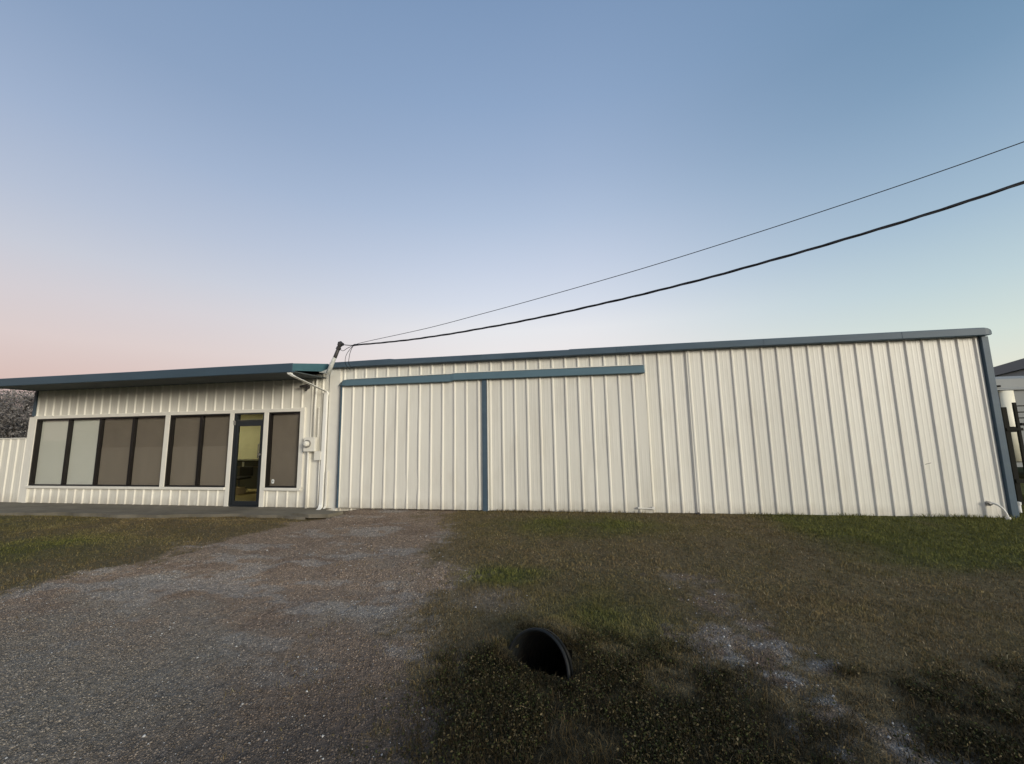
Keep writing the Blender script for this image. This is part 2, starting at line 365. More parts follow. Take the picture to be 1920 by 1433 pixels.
b.box(-8.425, -8.29, Y0, Y1, -.12, 2.452)
b.box(-7.33, -7.20, Y0, Y1, .465, 2.56)
b.build('window_trim', TRIM, of, bevel=.006)
MB().box(-16.60, -16.50, D-.05, D+.05, 2.545, 3.32).build('corner_trim', BLUE, of, bevel=.005)
def window(x0, x1, z0, z1, divs, kinds, lab):
    w_ = MB(); ya, yb = D-.03, D+.10; t = .045
    w_.box(x0, x0+t, ya, yb, z0, z1); w_.box(x1-t*.6, x1, ya, yb, z0, z1); w_.box(x0+t, x1-t*.6, ya, yb, z1-t, z1); w_.box(x0+t, x1-t*.6, ya, yb, z0, z0+t*.75)
    for d in divs: w_.box(d-.034, d+.034, ya+.022, yb, z0+t*.75, z1-t)
    fr = w_.build('window', FRAME, of, bevel=.004); fr['label'] = lab
    xs = [x0]+list(divs)+[x1]
    for i, kd in enumerate(kinds):
        a, c = xs[i], xs[i+1]
        MB().box(a+.03, c-.02, D+.055, D+.061, z0+.02, z1-.02).build('pane', GLASS, fr)
        MB().box(a+.01, c-.01, D+.085, D+.09, z0-.02, z1+.02).build('shade', WBL if kd == 'w' else TAN, fr)['label'] = 'white roller shade' if kd == 'w' else 'tan roller shade'
        if kd == 't':
            MB().box(a+.012, c-.012, D+.078, D+.0825, z0-.02, 1.56+.04*(c > -9)).build('reflection_band', TAN2, fr)  # lighter lower band, stands in for ground mirrored in the panes
    return fr
window(-16.40, -11.64, .465, 2.452, (-15.17, -14.00, -12.80), 'wwtt', 'wide window of four panes, two white shaded and two tan shaded')
window(-11.49, -9.50, .465, 2.452, (-10.475,), 'tt', 'two pane window with tan shades left of the door')
w3 = window(-8.29, -7.33, .465, 2.452, (), 'u', 'single pane window right of the door')
b = MB(); b.loft([[(-8.125+r*math.copysign(abs(math.cos(a))**.6, math.cos(a)), y, .615+1.35*r*math.copysign(abs(math.sin(a))**.6, math.sin(a))) for a in [k*math.pi/8 for k in range(16)]] for r, y in ((.042, D+.054), (.042, D+.0515))])
b.build('sticker', WHITE, w3)
b = MB(); b.loft([[(-8.125+.017*math.cos(a), y, .617+.026*math.sin(a)) for a in [k*math.pi/8 for k in range(16)]] for y in (D+.0513, D+.0505)])
b.build('sticker_emblem', GREYA, w3)
# entrance door
b = MB(); ya, yb = D-.035, D+.10
b.box(-9.37, -9.30, ya, yb, -.02, 2.452); b.box(-8.47, -8.425, ya, yb, -.02, 2.452); b.box(-9.30, -8.47, ya, yb, 2.415, 2.452); b.box(-9.30, -8.47, ya, yb, 2.245, 2.262)
b.box(-9.30, -8.47, ya-.03, yb, -.035, -.005)
fr = b.build('door_frame', BLACKF, of, bevel=.003)
MB().box(-9.30, -8.47, D+.03, D+.036, 2.262, 2.415).build('transom_pane', DGLASS, fr)
MB().box(-9.30, -8.475, D+.012, D+.03, 2.252, 2.268).build('transom_bead', GALV, fr)
b = MB(); x0, x1 = -9.295, -8.475; ya, yb = D-.02, D+.03
b.box(x0, x0+.062, ya, yb, 0, 2.24); b.box(x1-.062, x1, ya, yb, 0, 2.24); b.box(x0+.062, x1-.062, ya, yb, 2.095, 2.24); b.box(x0+.062, x1-.062, ya, yb, 0, .105)
dr = b.build('door', BLACKF, of, bevel=.003)
MB().box(x0+.062, x1-.062, D+.004, D+.010, .105, 2.095).build('door_pane', DGLASS, dr)
b = MB(); b.box(-9.36, -9.315, D-.06, D-.036, 2.13, 2.24); b.disc((-9.335, D-.05, 2.235), (0, -1, 0), .02, .03); b.build('hinge', GALV, dr)
b = MB(); b.disc((-8.505, D-.02, 1.33), (0, -1, 0), .028, .03, 14); b.build('lock', GALV, dr)
b = MB(); b.tube([(-8.515, D-.02, 1.62), (-8.515, D-.075, 1.60), (-8.515, D-.075, 1.24), (-8.515, D-.02, 1.22)], .013, 8); b.build('handle', DKPIPE, dr)
# roof edge
YF = 7.90
b = MB(); b.loft([[(x, YF+.03, 3.317), (x, D-.002, 3.317), (x, D-.002, 3.337), (x, YF+.03, 3.337)] for x in (-16.52, -6.63)])
b.build('soffit', SOFF, of)
b = MB()
pf = [(YF+.10, 3.305), (YF+.012, 3.292), (YF, 3.304), (YF, 3.500), (YF+.015, 3.512), (YF+.14, 3.502)]
b.loft([[(x, y, z+dz) for y, z in pf] for x, dz in ((-18.4, -.008), (-15.6, 0), (-14.6, .0), (-11, -.004), (-8.5, .004), (-6.60, 0))])
b.build('fascia', NAVY, of, bevel=.004)
b = MB(); b.loft([[(x, YF+.02, 3.33), (x, YF+.02, 3.505), (x, D+.02, 3.715), (x, D+.02, 3.50)] for x in (-6.635, -6.598)])
b.build('end_fascia', TEAL, of, bevel=.006)
b = MB(); b.loft([[(x, YF+.05, 3.478), (x, D+.1, 3.685), (x, D+.1, 3.705), (x, YF+.05, 3.503)] for x in (-18.3, -6.60)])
b.loft([[(x, D+.1, 3.69), (x, D+9, 4.2), (x, D+9, 4.23), (x, D+.1, 3.715)] for x in (-16.6, -6.45)])
b.build('roof', BLUE, of)
b = MB(); b.quad((-16.55, D+.02, -.1), (-16.55, D+9, -.1), (-16.55, D+9, 4.15), (-16.55, D+.02, 3.66)); b.quad((-16.55, D+9, -.1), (-6.5, D+9, -.1), (-6.5, D+9, 4.15), (-16.55, D+9, 4.15))
b.build('side_wall', PAINT, of)
# downspout of the office gutter
b = MB(); b.sqtube([(-6.70, YF+.05, 3.40), (-6.70, YF+.05, 3.30), (-6.685, YF+.06, 3.255), (-6.62, YF+.11, 3.20), (-6.56, D-.10, 2.955), (-6.55, D-.075, 2.91), (-6.565, D-.075, 2.84), (-6.575, D-.075, .06), (-6.56, D-.12, .0), (-6.53, D-.24, -.03)], .098, .07)
b.build('downspout', PIPEW, of, bevel=.008)
b = MB(); b.sqtube([(-6.44, D-.085, .9), (-6.44, D-.085, .03), (-6.43, D-.16, -.02)], .05, .05); b.build('drain_pipe', TRIM, of, bevel=.006)
# interior seen through the glass door
b = MB(); flat(b, -16.4, -6.7, -.02, 2.75, 13.4); b.quad((-16.4, D+.2, 0), (-16.4, 13.4, 0), (-16.4, 13.4, 2.75), (-16.4, D+.2, 2.75)); b.quad((-6.7, D+.2, 0), (-6.7, 13.4, 0), (-6.7, 13.4, 2.75), (-6.7, D+.2, 2.75))
b.build('interior_wall', YEL, of)
MB().box(-16.4, -6.7, D+.10, 13.4, -.06, -.005).build('interior_floor', CARPET, of)
MB().box(-16.4, -6.7, D+.14, 13.4, 2.75, 2.80).build('interior_ceiling', CEIL, of)
t = thing('ceiling_lamp', (-13.3, 11.6, 2.74), 'lit ceiling lamp inside the office, beyond the glass door', 'lamp')
MB().box(-13.9, -12.7, 11.3, 11.9, 2.70, 2.748).build('housing', WHITE, t); MB().box(-13.85, -12.75, 11.35, 11.85, 2.692, 2.698).build('diffuser', LAMP, t)
t = thing('reception_counter', (-11.5, 12.1, 0), 'dark reception counter inside, seen through the glass door', 'counter')
b = MB(); b.box(-14.5, -8.2, 12.0, 12.5, 0, .93); b.build('body', DESK, t)
MB().box(-14.6, -8.1, 11.93, 12.6, .93, .97).build('top', FRAME, t, bevel=.005)
MB().box(-14.5, -8.2, 11.985, 11.998, .74, .755).build('reflection_strip', CARD, t)  # thin strip added for a line mirrored in the door glass
t = thing('office_chair', (-11.0, 11.4, 0), 'black office chair inside, in front of the counter behind the door', 'chair')
MB().box(-11.35, -10.85, 11.45, 11.50, .50, .80).build('backrest', FRAME, t, bevel=.02)
MB().box(-11.35, -10.85, 10.95, 11.45, .42, .49).build('seat', FRAME, t, bevel=.02)
b = MB(); b.tube([(-11.1, 11.2, .42), (-11.1, 11.2, .08)], .03); b.build('column', DKPIPE, t)
for k in range(5):
    a = k*2*math.pi/5; b = MB(); b.tube([(-11.1, 11.2, .09), (-11.1+.28*math.cos(a), 11.2+.28*math.sin(a), .04)], [.025, .018]); b.build('leg', DKPIPE, t)
t = thing('cardboard_box', (-10.72, 11.0, 0), 'small brown cardboard box on the office floor behind the door', 'box')
MB().box(-10.95, -10.65, 10.75, 11.0, 0, .2).build('carton', CARD, t)
MB().box(-10.96, -10.64, 10.74, 11.01, .2, .215).build('lid', CARD, t)
t = thing('paper_sheet', (-11.25, 11.98, .8), 'white sheet of paper stuck to the dark counter inside', 'paper')
b = MB(); b.box(-11.78, -11.70, 11.976, 11.980, .76, .92); b.build('sheet', WHITE, t); MB().box(-11.76, -11.72, 11.972, 11.9755, .90, .91).build('tape', GREYA, t)

# ================================================================== things on the office wall
t = thing('electric_meter', (-6.95, D, 1.4), 'white electric meter box with round glass dial and conduits on the office wall', 'meter')
MB().box(-7.10, -6.78, D-.16, D-.034, 1.40, 1.76).build('box', TRIM, t, bevel=.008)
b = MB(); b.disc((-6.98, D-.16, 1.60), (0, -1, 0), .10, .03, 24); b.build('dial_ring', GALV, t)
b = MB(); b.tube([(-6.98, D-.19, 1.60), (-6.98, D-.25, 1.60), (-6.98, D-.27, 1.60)], [.072, .068, .03], 20); b.build('dial', TRIM, t, smooth=False)
b = MB(); b.tube([(-6.86, D-.09, 1.76), (-6.86, D-.09, 2.6), (-6.84, D-.08, 3.31)], .030, 12); b.build('conduit', TRIM, t, smooth=True)
b = MB(); b.tube([(-7.0, D-.09, 1.40), (-7.0, D-.09, -.05)], .026, 12); b.build('conduit', TRIM, t, smooth=True)
t = thing('junction_box', (-6.72, D, 1.2), 'small white junction box below the electric meter', 'box')
MB().box(-6.80, -6.62, D-.12, D-.034, 1.18, 1.40).build('box', TRIM, t, bevel=.006)
b = MB(); b.tube([(-6.68, D-.07, 1.18), (-6.68, D-.07, -.05)], .016, 10); b.build('conduit', TRIM, t, smooth=True)
b = MB(); b.tube([(-6.76, D-.07, 1.40), (-6.76, D-.07, 2.55)], .013, 10); b.build('conduit', TRIM, t, smooth=True)
MB().box(-6.805, -6.615, D-.128, D-.121, 1.175, 1.405).build('cover', TRIM, t, bevel=.003)
t = thing('security_light', (-7.12, D, 3.08), 'dark security light on the office wall beside the slanting downspout', 'light')
MB().box(-7.20, -7.08, D-.06, D-.034, 3.06, 3.16).build('base', DKPIPE, t, bevel=.005)
b = MB(); b.loft([[(-7.27, D-.16+a*.04, 3.10+c*.026) for a, c in ((-1, -1), (1, -1), (1, 1), (-1, 1))], [(-7.02, D-.16+a*.055, 3.13+c*.034) for a, c in ((-1, -1), (1, -1), (1, 1), (-1, 1))]])
b.build('lamp_head', DKPIPE, t, bevel=.006)
b = MB(); b.loft([[(-7.045+a*.025, D-.16+c*.03, 3.10) for a, c in ((-1, -1), (1, -1), (1, 1), (-1, 1))], [(-7.095+a*.018, D-.19+c*.022, 2.97) for a, c in ((-1, -1), (1, -1), (1, 1), (-1, 1))]])
b.build('sensor', DKPIPE, t, bevel=.005)
b = MB(); b.tube([(-7.14, D-.05, 3.11), (-7.14, D-.16, 3.115)], .015, 8); b.build('arm', DKPIPE, t)

# service mast and cables
t = thing('service_mast', (-6.45, 8.9, 3.36), 'leaning weathered steel mast with weatherhead between the two roof edges', 'mast')
b = MB(); b.tube([(-6.375, 8.9, 3.38), (-6.291, 8.9, 3.594), (-6.18, 8.9, 3.841)], [.062, .052, .046], 14); b.build('flashing_sleeve', SLEEVE, t, smooth=True)
b = MB(); b.tube([(-6.26, 8.9, 3.66), (-6.18, 8.9, 3.841), (-6.06, 8.9, 4.14)], [.046, .047, .043], 14); b.build('pipe', DKPIPE, t, smooth=True)
b = MB(); b.tube([(-6.075, 8.9, 4.10), (-6.045, 8.9, 4.19), (-6.03, 8.88, 4.215)], [.06, .068, .02], 12); b.tube([(-6.03, 8.9, 4.15), (-5.965, 8.88, 4.135)], [.05, .04], 10); b.tube([(-6.06, 8.9, 4.19), (-6.11, 8.9, 4.205)], [.03, .018], 8); b.build('weatherhead', DKPIPE, t)
b = MB(); b.loft([[(-6.60, 8.86, 3.425), (-6.37, 8.84, 3.385), (-6.33, 8.95, 3.395), (-6.56, 8.99, 3.44)], [(-6.60, 8.86, 3.442), (-6.37, 8.84, 3.402), (-6.33, 8.95, 3.412), (-6.56, 8.99, 3.457)]])
b.loft([[(-6.56, 8.87, 3.44), (-6.37, 8.85, 3.41), (-6.36, 8.94, 3.41), (-6.52, 8.96, 3.445)], [(-6.38, 8.87, 3.50), (-6.31, 8.86, 3.57), (-6.31, 8.93, 3.57), (-6.37, 8.93, 3.50)]])
b.build('base_flashing', SLEEVE, t)
b = MB(); b.tube([(-6.12, 8.9, 4.01), (-6.085, 8.9, 4.075)], .058, 12); b.build('clamp', DKPIPE, t)
def smooth_path(pts, n):
    P = [Vector(p) for p in pts]; out = []
    P = [P[0]*2-P[1]]+P+[P[-1]*2-P[-2]]
    for i in range(1, len(P)-2):
        for k in range(n):
            s = k/n; a, b_, c, d = P[i-1:i+3]
            out.append(.5*((2*b_)+(c-a)*s+(2*a-5*b_+4*c-d)*s*s+(3*b_-a-3*c+d)*s**3))
    out.append(P[-2]); return out
low = [(-5.519, 8.676, 4.045), (-4.207, 8.245, 3.965), (-3.29, 7.944, 3.935), (-2.396, 7.65, 3.928), (-1.019, 7.198, 3.947), (.196, 6.799, 4.003), (1.472, 6.38, 4.090), (2.54, 6.029, 4.197), (3.726, 5.639, 4.350), (4.518, 5.379, 4.475), (5.206, 5.153, 4.606), (7.2, 4.50, 5.03), (10.5, 3.42, 5.86), (14, 2.27, 6.9)]
upw = [(-5.519, 8.676, 4.055), (-5.051, 8.523, 4.085), (-3.293, 7.945, 4.143), (-1.949, 7.504, 4.236), (-.686, 7.089, 4.336), (1.097, 6.503, 4.503), (2.577, 6.017, 4.682), (3.773, 5.624, 4.850), (4.573, 5.361, 4.976), (5.264, 5.134, 5.100), (7.2, 4.5, 5.47), (10.5, 3.42, 6.2), (14, 2.27, 7.1)]
lp = smooth_path(low, 16)
t = thing('power_cable', low[0], 'thick black twisted service cable, lower of the two lines across the sky', 'cable')
for ph, r0 in ((0, .0115), (2.09, .0115), (4.19, .009)):
    pts = []; s = 0
    for i, p in enumerate(lp):
        if i: s += (p-lp[i-1]).length
        a = ph+s*5.2
        pts.append(p+Vector((.38*math.cos(a), .92*math.cos(a), math.sin(a)))*.0095)
    b = MB(); b.tube(pts, r0, 6); b.build('strand', CABLE, t, smooth=True)
b = MB(); b.tube([(-5.56, 8.69, 4.04), (-5.5, 8.67, 4.047), (-5.35, 8.62, 4.035)], [.02, .027, .02], 8); b.build('splice_sleeve', CABLE, t)
b = MB(); b.tube(smooth_path([(-5.55, 8.685, 4.045), (-5.70, 8.735, 4.065), (-5.90, 8.80, 4.105), (-5.97, 8.88, 4.13)], 6), .010, 6); b.build('lead_wire', CABLE, t, smooth=True)
b = MB(); b.tube(smooth_path([(-5.56, 8.69, 4.04), (-5.76, 8.75, 3.99), (-5.93, 8.84, 3.955), (-6.06, 8.9, 4.02)], 6), .007, 6); b.build('lead_wire', CABLE, t, smooth=True)
for e in ((-5.86, 8.86, 3.62), (-5.74, 8.83, 3.60)):
    b = MB(); b.tube(smooth_path([(-5.54, 8.685, 4.035), (-5.60+.35*(e[0]+5.7), 8.71, 3.95), (-5.70+.8*(e[0]+5.75), 8.76, 3.80), e, (e[0]-.05, 9.15, 3.5)], 8), .0065, 6); b.build('drip_loop', CABLE, t, smooth=True)
b = MB(); b.tube(smooth_path(upw, 8), .006, 6); tag(b.build('overhead_wire', CABLE, smooth=True), 'thin dark overhead wire, upper of the two lines across the sky', 'wire')

# white water pipe at the right corner, small riser beyond it
t = thing('water_spigot', (7.8, 9.0, 0), 'bent white water pipe with tap at the right foot of the warehouse wall', 'pipe')
b = MB(); b.tube(smooth_path([(7.69, D-.05, .285), (7.75, D-.12, .29), (7.80, D-.18, .22), (7.83, D-.22, .08), (7.83, D-.22, -.08)], 6), .018, 10); b.build('pipe', TRIM, t, smooth=True)
b = MB(); b.disc((7.69, D-.024, .283), (0, -1, 0), .045, .06, 12); b.tube([(7.66, D-.10, .30), (7.72, D-.10, .27)], .012, 8); b.build('tap', GALV, t)
b = MB(); b.disc((7.83, D-.22, .0), (0, 0, 1), .038, .07, 12); b.build('collar', TRIM, t)
t = thing('riser_pipe', (8.62, 9.6, 0), 'short white capped riser pipe in the grass beyond the blue corner', 'pipe')
b = MB(); b.tube([(8.62, 9.65, -.1), (8.62, 9.65, .20)], .032, 12); b.build('pipe', WHITE, t, smooth=True)
b = MB(); b.tube([(8.62, 9.65, .18), (8.62, 9.65, .235)], .042, 12); b.build('cap', WHITE, t)

# ================================================================== left fence and trees
t = thing('metal_fence', (-20.5, D+.05, 0), 'white ribbed sheet metal fence joining the left end of the office', 'fence')
b = MB(); sheet(b, -24.0, -16.75, -.12, 1.86, D+.06, -17.5); b.build('panel', PAINT, t)
MB().box(-16.75, -16.56, D-.01, D+.05, -.12, 2.52).build('end_post', TRIM, t, bevel=.005)
MB().box(-24.0, -16.76, D+.02, D+.10, 1.862, 1.895).build('cap_rail', TRIM, t, bevel=.004)
b = MB(); b.box(-17.97, -17.93, D-.02, D+.02, -.05, .95); b.build('gate_stile', GALV, t)
b = MB(); b.tube([(-17.95, D-.03, .72), (-17.93, D-.05, .86)], .018, 8); b.build('gate_latch', DKPIPE, t)
def leafcloud(c, rad, n, size, top_thin=0):
    p = rng.normal(size=(n, 3)); p /= np.linalg.norm(p, axis=1)[:, None]
    p *= rng.random((n, 1))**.45
    p = p*np.array(rad)
    bump = 1+.25*np.sin(p[:, 0:1]*3.1+1)*np.sin(p[:, 1:2]*2.3)+.18*np.sin(p[:, 2:3]*4)
    p = p*bump
    if top_thin:
        keep = rng.random(n) > top_thin*np.clip(p[:, 2]/rad[2], 0, 1); p = p[keep]
    return p+np.array(c)
def leaf_mesh(name, P, size, material, parent):
    n = len(P); off = np.array(wloc(parent)) if parent else np.zeros(3)
    d1 = rng.normal(size=(n, 3)); d1 /= np.linalg.norm(d1, axis=1)[:, None]
    d2 = rng.normal(size=(n, 3)); d2 -= d1*(d1*d2).sum(1)[:, None]; d2 /= np.linalg.norm(d2, axis=1)[:, None]
    s = size*(.5+rng.random((n, 1)))
    V = np.stack([P-d1*s, P+d2*s*.45, P+d1*s, P-d2*s*.45], 1).reshape(-1, 3)-off
    T = np.arange(4*n).reshape(n, 4)
    return np_mesh(name, V, T, material, parent=parent)
def tree(x, y, h, r, n, lab):
    t = thing('broadleaf_tree', (x, y, 0), lab, 'tree', 'trees behind the left fence')
    b = MB(); b.tube([(x, y, -.2), (x+.05, y, h*.25), (x-.05, y, h*.5), (x+.1, y, h*.75)], [.16, .13, .09, .03], 10)
    tips = []
    for k in range(16):
        a = k*2.4; z0 = h*(.22+.035*k); e = Vector((x+r*.75*math.cos(a), y+r*.75*math.sin(a), z0+h*.22+rng.random()*.4))
        b.tube([(x, y, z0), ((x+e.x)/2+.1, (y+e.y)/2, (z0+e.z)/2+.15), e], [.06, .035, .012], 6); tips.append(e)
    b.build('trunk', BARK, t, smooth=True)
    P = [leafcloud((x, y, h*.42), (r, r, h*.34), n, .1, .5)]
    for e in tips: P.append(leafcloud(tuple(e), (r*.42, r*.42, h*.11), n//18, .1))
    for k in range(40):  # upright twigs thinning into the sky
        a = rng.random()*6.28; q = r*.9*rng.random()**.5
        bx_, by_ = x+q*math.cos(a), y+q*math.sin(a)
        P.append(np.array([bx_, by_, h*.62])+rng.normal(size=(90, 3))*np.array([.16, .16, h*.13]))
    leaf_mesh('crown', np.concatenate(P), .045, LEAF, t)
tree(-26.3, 14.0, 4.05, 2.0, 17000, 'grey green bushy tree showing above the fence beside the office corner')
tree(-29.8, 14.8, 4.2, 2.2, 14000, 'second bushy tree further left, behind the metal fence')
# added belt of trees, unseen behind the viewer, darkens what the window panes mirror
n = 26000
P = np.stack([rng.uniform(-75, 75, n), rng.uniform(-33, -27, n), np.zeros(n)], 1)
hh = 5.0+1.6*np.sin(P[:, 0]*.21)+1.0*np.sin(P[:, 0]*.57+1)
P[:, 2] = hh*rng.random(n)**.8
stuff(leaf_mesh('added_treeline', P, .55, LEAF2, None))
bpy.data.objects['added_treeline']['label'] = 'added dark belt of trees, unseen behind the viewer'; bpy.data.objects['added_treeline']['category'] = 'trees'

# ================================================================== right background
t = thing('metal_shed', (20, 22, 0), 'grey metal shed with dark blue eave board beyond the warehouse and trailer', 'building')
dv = Vector((.44, .90, 0)).normalized(); nv = Vector((dv.y, -dv.x, 0)); P1 = Vector((19.0, 20.0, 0))
def seg(a0, a1, o0, o1, z0, z1):
    return [[tuple(P1+dv*a+nv*o+Vector((0, 0, z))) for o, z in ((o0, z0), (o1, z0), (o1, z1), (o0, z1))] for a in (a0, a1)]
b = MB(); b.loft(seg(-5.4, 14, .12, 9, -.3, 4.42)); b.build('wall', STUCCO, t)
b = MB(); b.loft(seg(-5.6, 14.2, 0, .1, 4.13, 4.56)); b.build('eave_board', DKBLUE, t)
b = MB(); b.loft(seg(-5.6, 14.2, .11, 9.1, 4.43, 4.55)); b.build('roof', STUCCO, t)
t = thing('box_trailer', (15.5, 15.6, 0), 'white enclosed trailer with metal corner coloured as a sunset glint parked behind the gate', 'trailer')
def rr(x0, x1, y0, y1, r, z, n=8):
    out = []
    for cx_, cy_, a0 in ((x1-r, y0+r, -90), (x1-r, y1-r, 0), (x0+r, y1-r, 90), (x0+r, y0+r, 180)):
        for k in range(n+1):
            a = R(a0+90*k/n); out.append((cx_+r*math.cos(a), cy_+r*math.sin(a), z))
    return out
b = MB(); b.loft([rr(12.6, 15.8, 15.03, 17.4, .35, z) for z in (.55, 2.86)]); b.build('body', GREYA, t)
b = MB(); b.loft([rr(12.5, 15.9, 14.93, 17.5, .4, 2.86), rr(12.5, 15.9, 14.93, 17.5, .4, 2.90), rr(12.55, 15.85, 14.98, 17.45, .4, 2.93), rr(12.55, 15.85, 14.98, 17.45, .4, 3.22), rr(12.75, 15.65, 15.15, 17.25, .35, 3.32)]); b.build('roof_cap', TRLR, t)
b = MB()
b.loft([[(13.62+.19*math.cos(a), 15.02-.10*math.sin(a)*1.0, z) for a in [math.pi*k/10 for k in range(11)]]+[(13.43, 15.03, z), (13.81, 15.03, z)][::1] for z in (.6, 2.84)]); b.build('corner_cap', GLINT, t, smooth=True)
MB().box(12.7, 15.75, 14.98, 17.4, .42, .55).build('chassis', TRLR, t)
b = MB(); b.box(13.15, 13.42, 14.90, 14.975, 2.96, 3.02); b.build('marker_lamp', POST, t, bevel=.02)
for yy in (15.1, 17.1):
    b = MB(); b.disc((14.6, yy, .36), (0, 1, 0), .36, .22, 24); wl = b.build('wheel', RUB, t)
    b = MB(); b.disc((14.6, yy-.012, .36), (0, 1, 0), .19, .01, 20); b.build('rim', GALV, wl)
t = thing('steel_gate', (10.5, 10.5, 0), 'dark steel gate with wire strands beside the warehouse corner', 'gate')
MB().box(9.385, 9.485, 10.50, 10.57, -.3, 2.17).build('post', POST, t, bevel=.008)
MB().box(9.62, 9.68, 10.50, 10.54, .05, 2.27).build('gate_stile', POST, t, bevel=.006)
MB().box(12.6, 12.7, 10.47, 10.57, .05, 2.27).build('gate_stile', POST, t, bevel=.006)
b = MB(); b.box(9.40, 9.70, 10.475, 10.495, 1.64, 1.70); b.box(9.50, 9.60, 10.50, 10.54, 1.61, 1.73); b.build('hinge', POST, t)
b = MB(); b.box(9.40, 9.70, 10.475, 10.495, .5, .58); b.build('hinge', POST, t)
for z in (2.19, 2.05, 1.92): 
    b = MB(); b.tube([(9.7, 10.52, z), (12.6, 10.52, z)], .012, 6); b.build('wire_strand', POST, t)
MB().box(9.7, 12.6, 10.49, 10.55, 1.75, 1.81).build('rail', POST, t); MB().box(9.7, 12.6, 10.49, 10.55, .60, .66).build('rail', POST, t)
MB().box(9.7, 12.6, 10.5, 10.53, .06, .598).build('lower_panel', BLACKF, t)
t = thing('plastic_barrel', (9.0, 10.9, 0), 'dark teal barrel standing between the warehouse corner and the gate', 'barrel')
b = MB(); zz = [0, .03, .25, .28, .31, .58, .61, .64, .86, .9]; rr_ = [.26, .29, .295, .305, .295, .295, .305, .295, .29, .26]
b.tube([(9.22, 10.9, z-.02) for z in zz], rr_, 24); b.build('body', TEAL, t, smooth=True)
b = MB(); b.tube([(9.22, 10.9, .88), (9.22, 10.9, .905)], .22, 20); b.build('lid', BLKPL, t)

# ================================================================== ground
def hash2(ix, iy, s):
    h = np.sin(ix*127.1+iy*311.7+s*74.7)*43758.5453
    return h-np.floor(h)
def vnoise(x, y, s=0):
    ix, iy = np.floor(x), np.floor(y); fx, fy = x-ix, y-iy
    fx = fx*fx*(3-2*fx); fy = fy*fy*(3-2*fy)
    a, b_, c, d = hash2(ix, iy, s), hash2(ix+1, iy, s), hash2(ix, iy+1, s), hash2(ix+1, iy+1, s)
    return (a+(b_-a)*fx)*(1-fy)+(c+(d-c)*fx)*fy
def fbm(x, y, s=0, o=4):
    t_, a = 0, .5
    for k in range(o): t_ = t_+a*vnoise(x*2**k, y*2**k, s+k*7); a *= .5
    return t_/(1-.5**o)
def ss(a, b_, x):
    t_ = np.clip((x-a)/(b_-a), 0, 1); return t_*t_*(3-2*t_)
MX, MY, AX, AY = -.43, 3.32, .45, .893          # culvert mouth and heading
def gz(x, y):
    near = ss(-1, 1, y)*ss(30, 12, np.abs(x))*ss(16, 10, np.abs(y))
    base = np.clip(.0045*x, -.055, .03)-.012
    flat_ = 1-.85*ss(7.4, 8.4, y)*ss(10.5, 9.5, y)
    z = base+near*flat_*(.07*(fbm(x*.7, y*.7, 3)-.5)+.035*(fbm(x*3.1, y*3.1, 9)-.5)+.016*(fbm(x*13, y*13, 5, 3)-.5))
    dx, dy = x-MX, y-MY
    f = dx*AX+dy*AY; g = -dx*AY+dy*AX
    hol = -.05*np.exp(-((f+.03)/.20)**2-(g/.30)**2)*(1-ss(.10, .15, f))
    mou = .175*np.exp(-((f-.25)/.38)**2-(g/.42)**2)*ss(.09, .16, f)
    z = z+hol+mou+.07*np.exp(-((x+.82)/.20)**2-((y-3.45)/.2)**2)
    z = z-.06*ss(-5.4, -6.0, x)*ss(7.7, 8.0, y)*ss(9.6, 9.3, y)
    return z
def xl(y): return np.interp(y, [0, 2, 3.96, 4.8, 6.25, 7.2, 9], [-8.2, -7.9, -7.35, -6.95, -6.45, -6.3, -5.9])
def xr_(y): return np.interp(y, [0, 2.2, 3.24, 5, 7, 8.5, 9], [-1.0, -1.15, -1.55, -1.95, -2.5, -3.2, -3.3])
def masks(x, y):
    nz_ = fbm(x*1.3, y*1.3, 21)-.5; n2 = fbm(x*4.5, y*4.5, 33)-.5
    n4 = fbm(x*14, y*14, 51)-.5
    j = 1.3*nz_+.8*n2+.7*n4
    drive = ss(-.25, .35, x-xl(y)+j)*ss(-.45, .35, xr_(y)-x+j)
    drive = drive*ss(-40, -35, y)
    tx = np.interp(y, [1.5, 2.4, 3.4, 4.4, 5.6], [1.9, 1.75, 1.40, 1.30, 1.15])
    track = np.exp(-((x-tx+.5*nz_)/.58)**2)*ss(6.2, 4.8, y)
    track = ss(.36, .95, track*(.80+1.2*nz_)+.9*n2+.8*(fbm(x*10, y*10, 91)-.5))
    track = np.maximum(track, .75*np.exp(-((x+1.05)/.45)**2-((y-4.45)/.35)**2))
    green = np.maximum.reduce([np.exp(-((x+.1)/1.5)**2-((y-7.9)/.75)**2), .9*np.exp(-((x+1.05)/.55)**2-((y-5.15)/.35)**2),
        1.2*ss(3.0, 4.6, x)*ss(5.4, 6.8, y), .55*np.exp(-((x-.2)/.8)**2-((y-4.3)/.6)**2), .8*np.exp(-((x+9.6)/1.6)**2-((y-5.4)/1.0)**2), .4*ss(-10, -13, x)])
    green = np.clip(green*(1.1+1.5*nz_)+.55*n2+.06, 0, 1)
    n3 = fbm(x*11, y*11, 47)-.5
    dark = ss(4.6, 2.3, y)*ss(-2.0, -.6, x)  # foreground light falloff, painted into soil, grass and weed colour
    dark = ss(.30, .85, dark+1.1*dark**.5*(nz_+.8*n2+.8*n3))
    return drive, track, green, dark, nz_, n2
c = lambda *a: np.array(a)
def mixc(a, b_, t_): return a*(1-t_[..., None])+b_*t_[..., None]
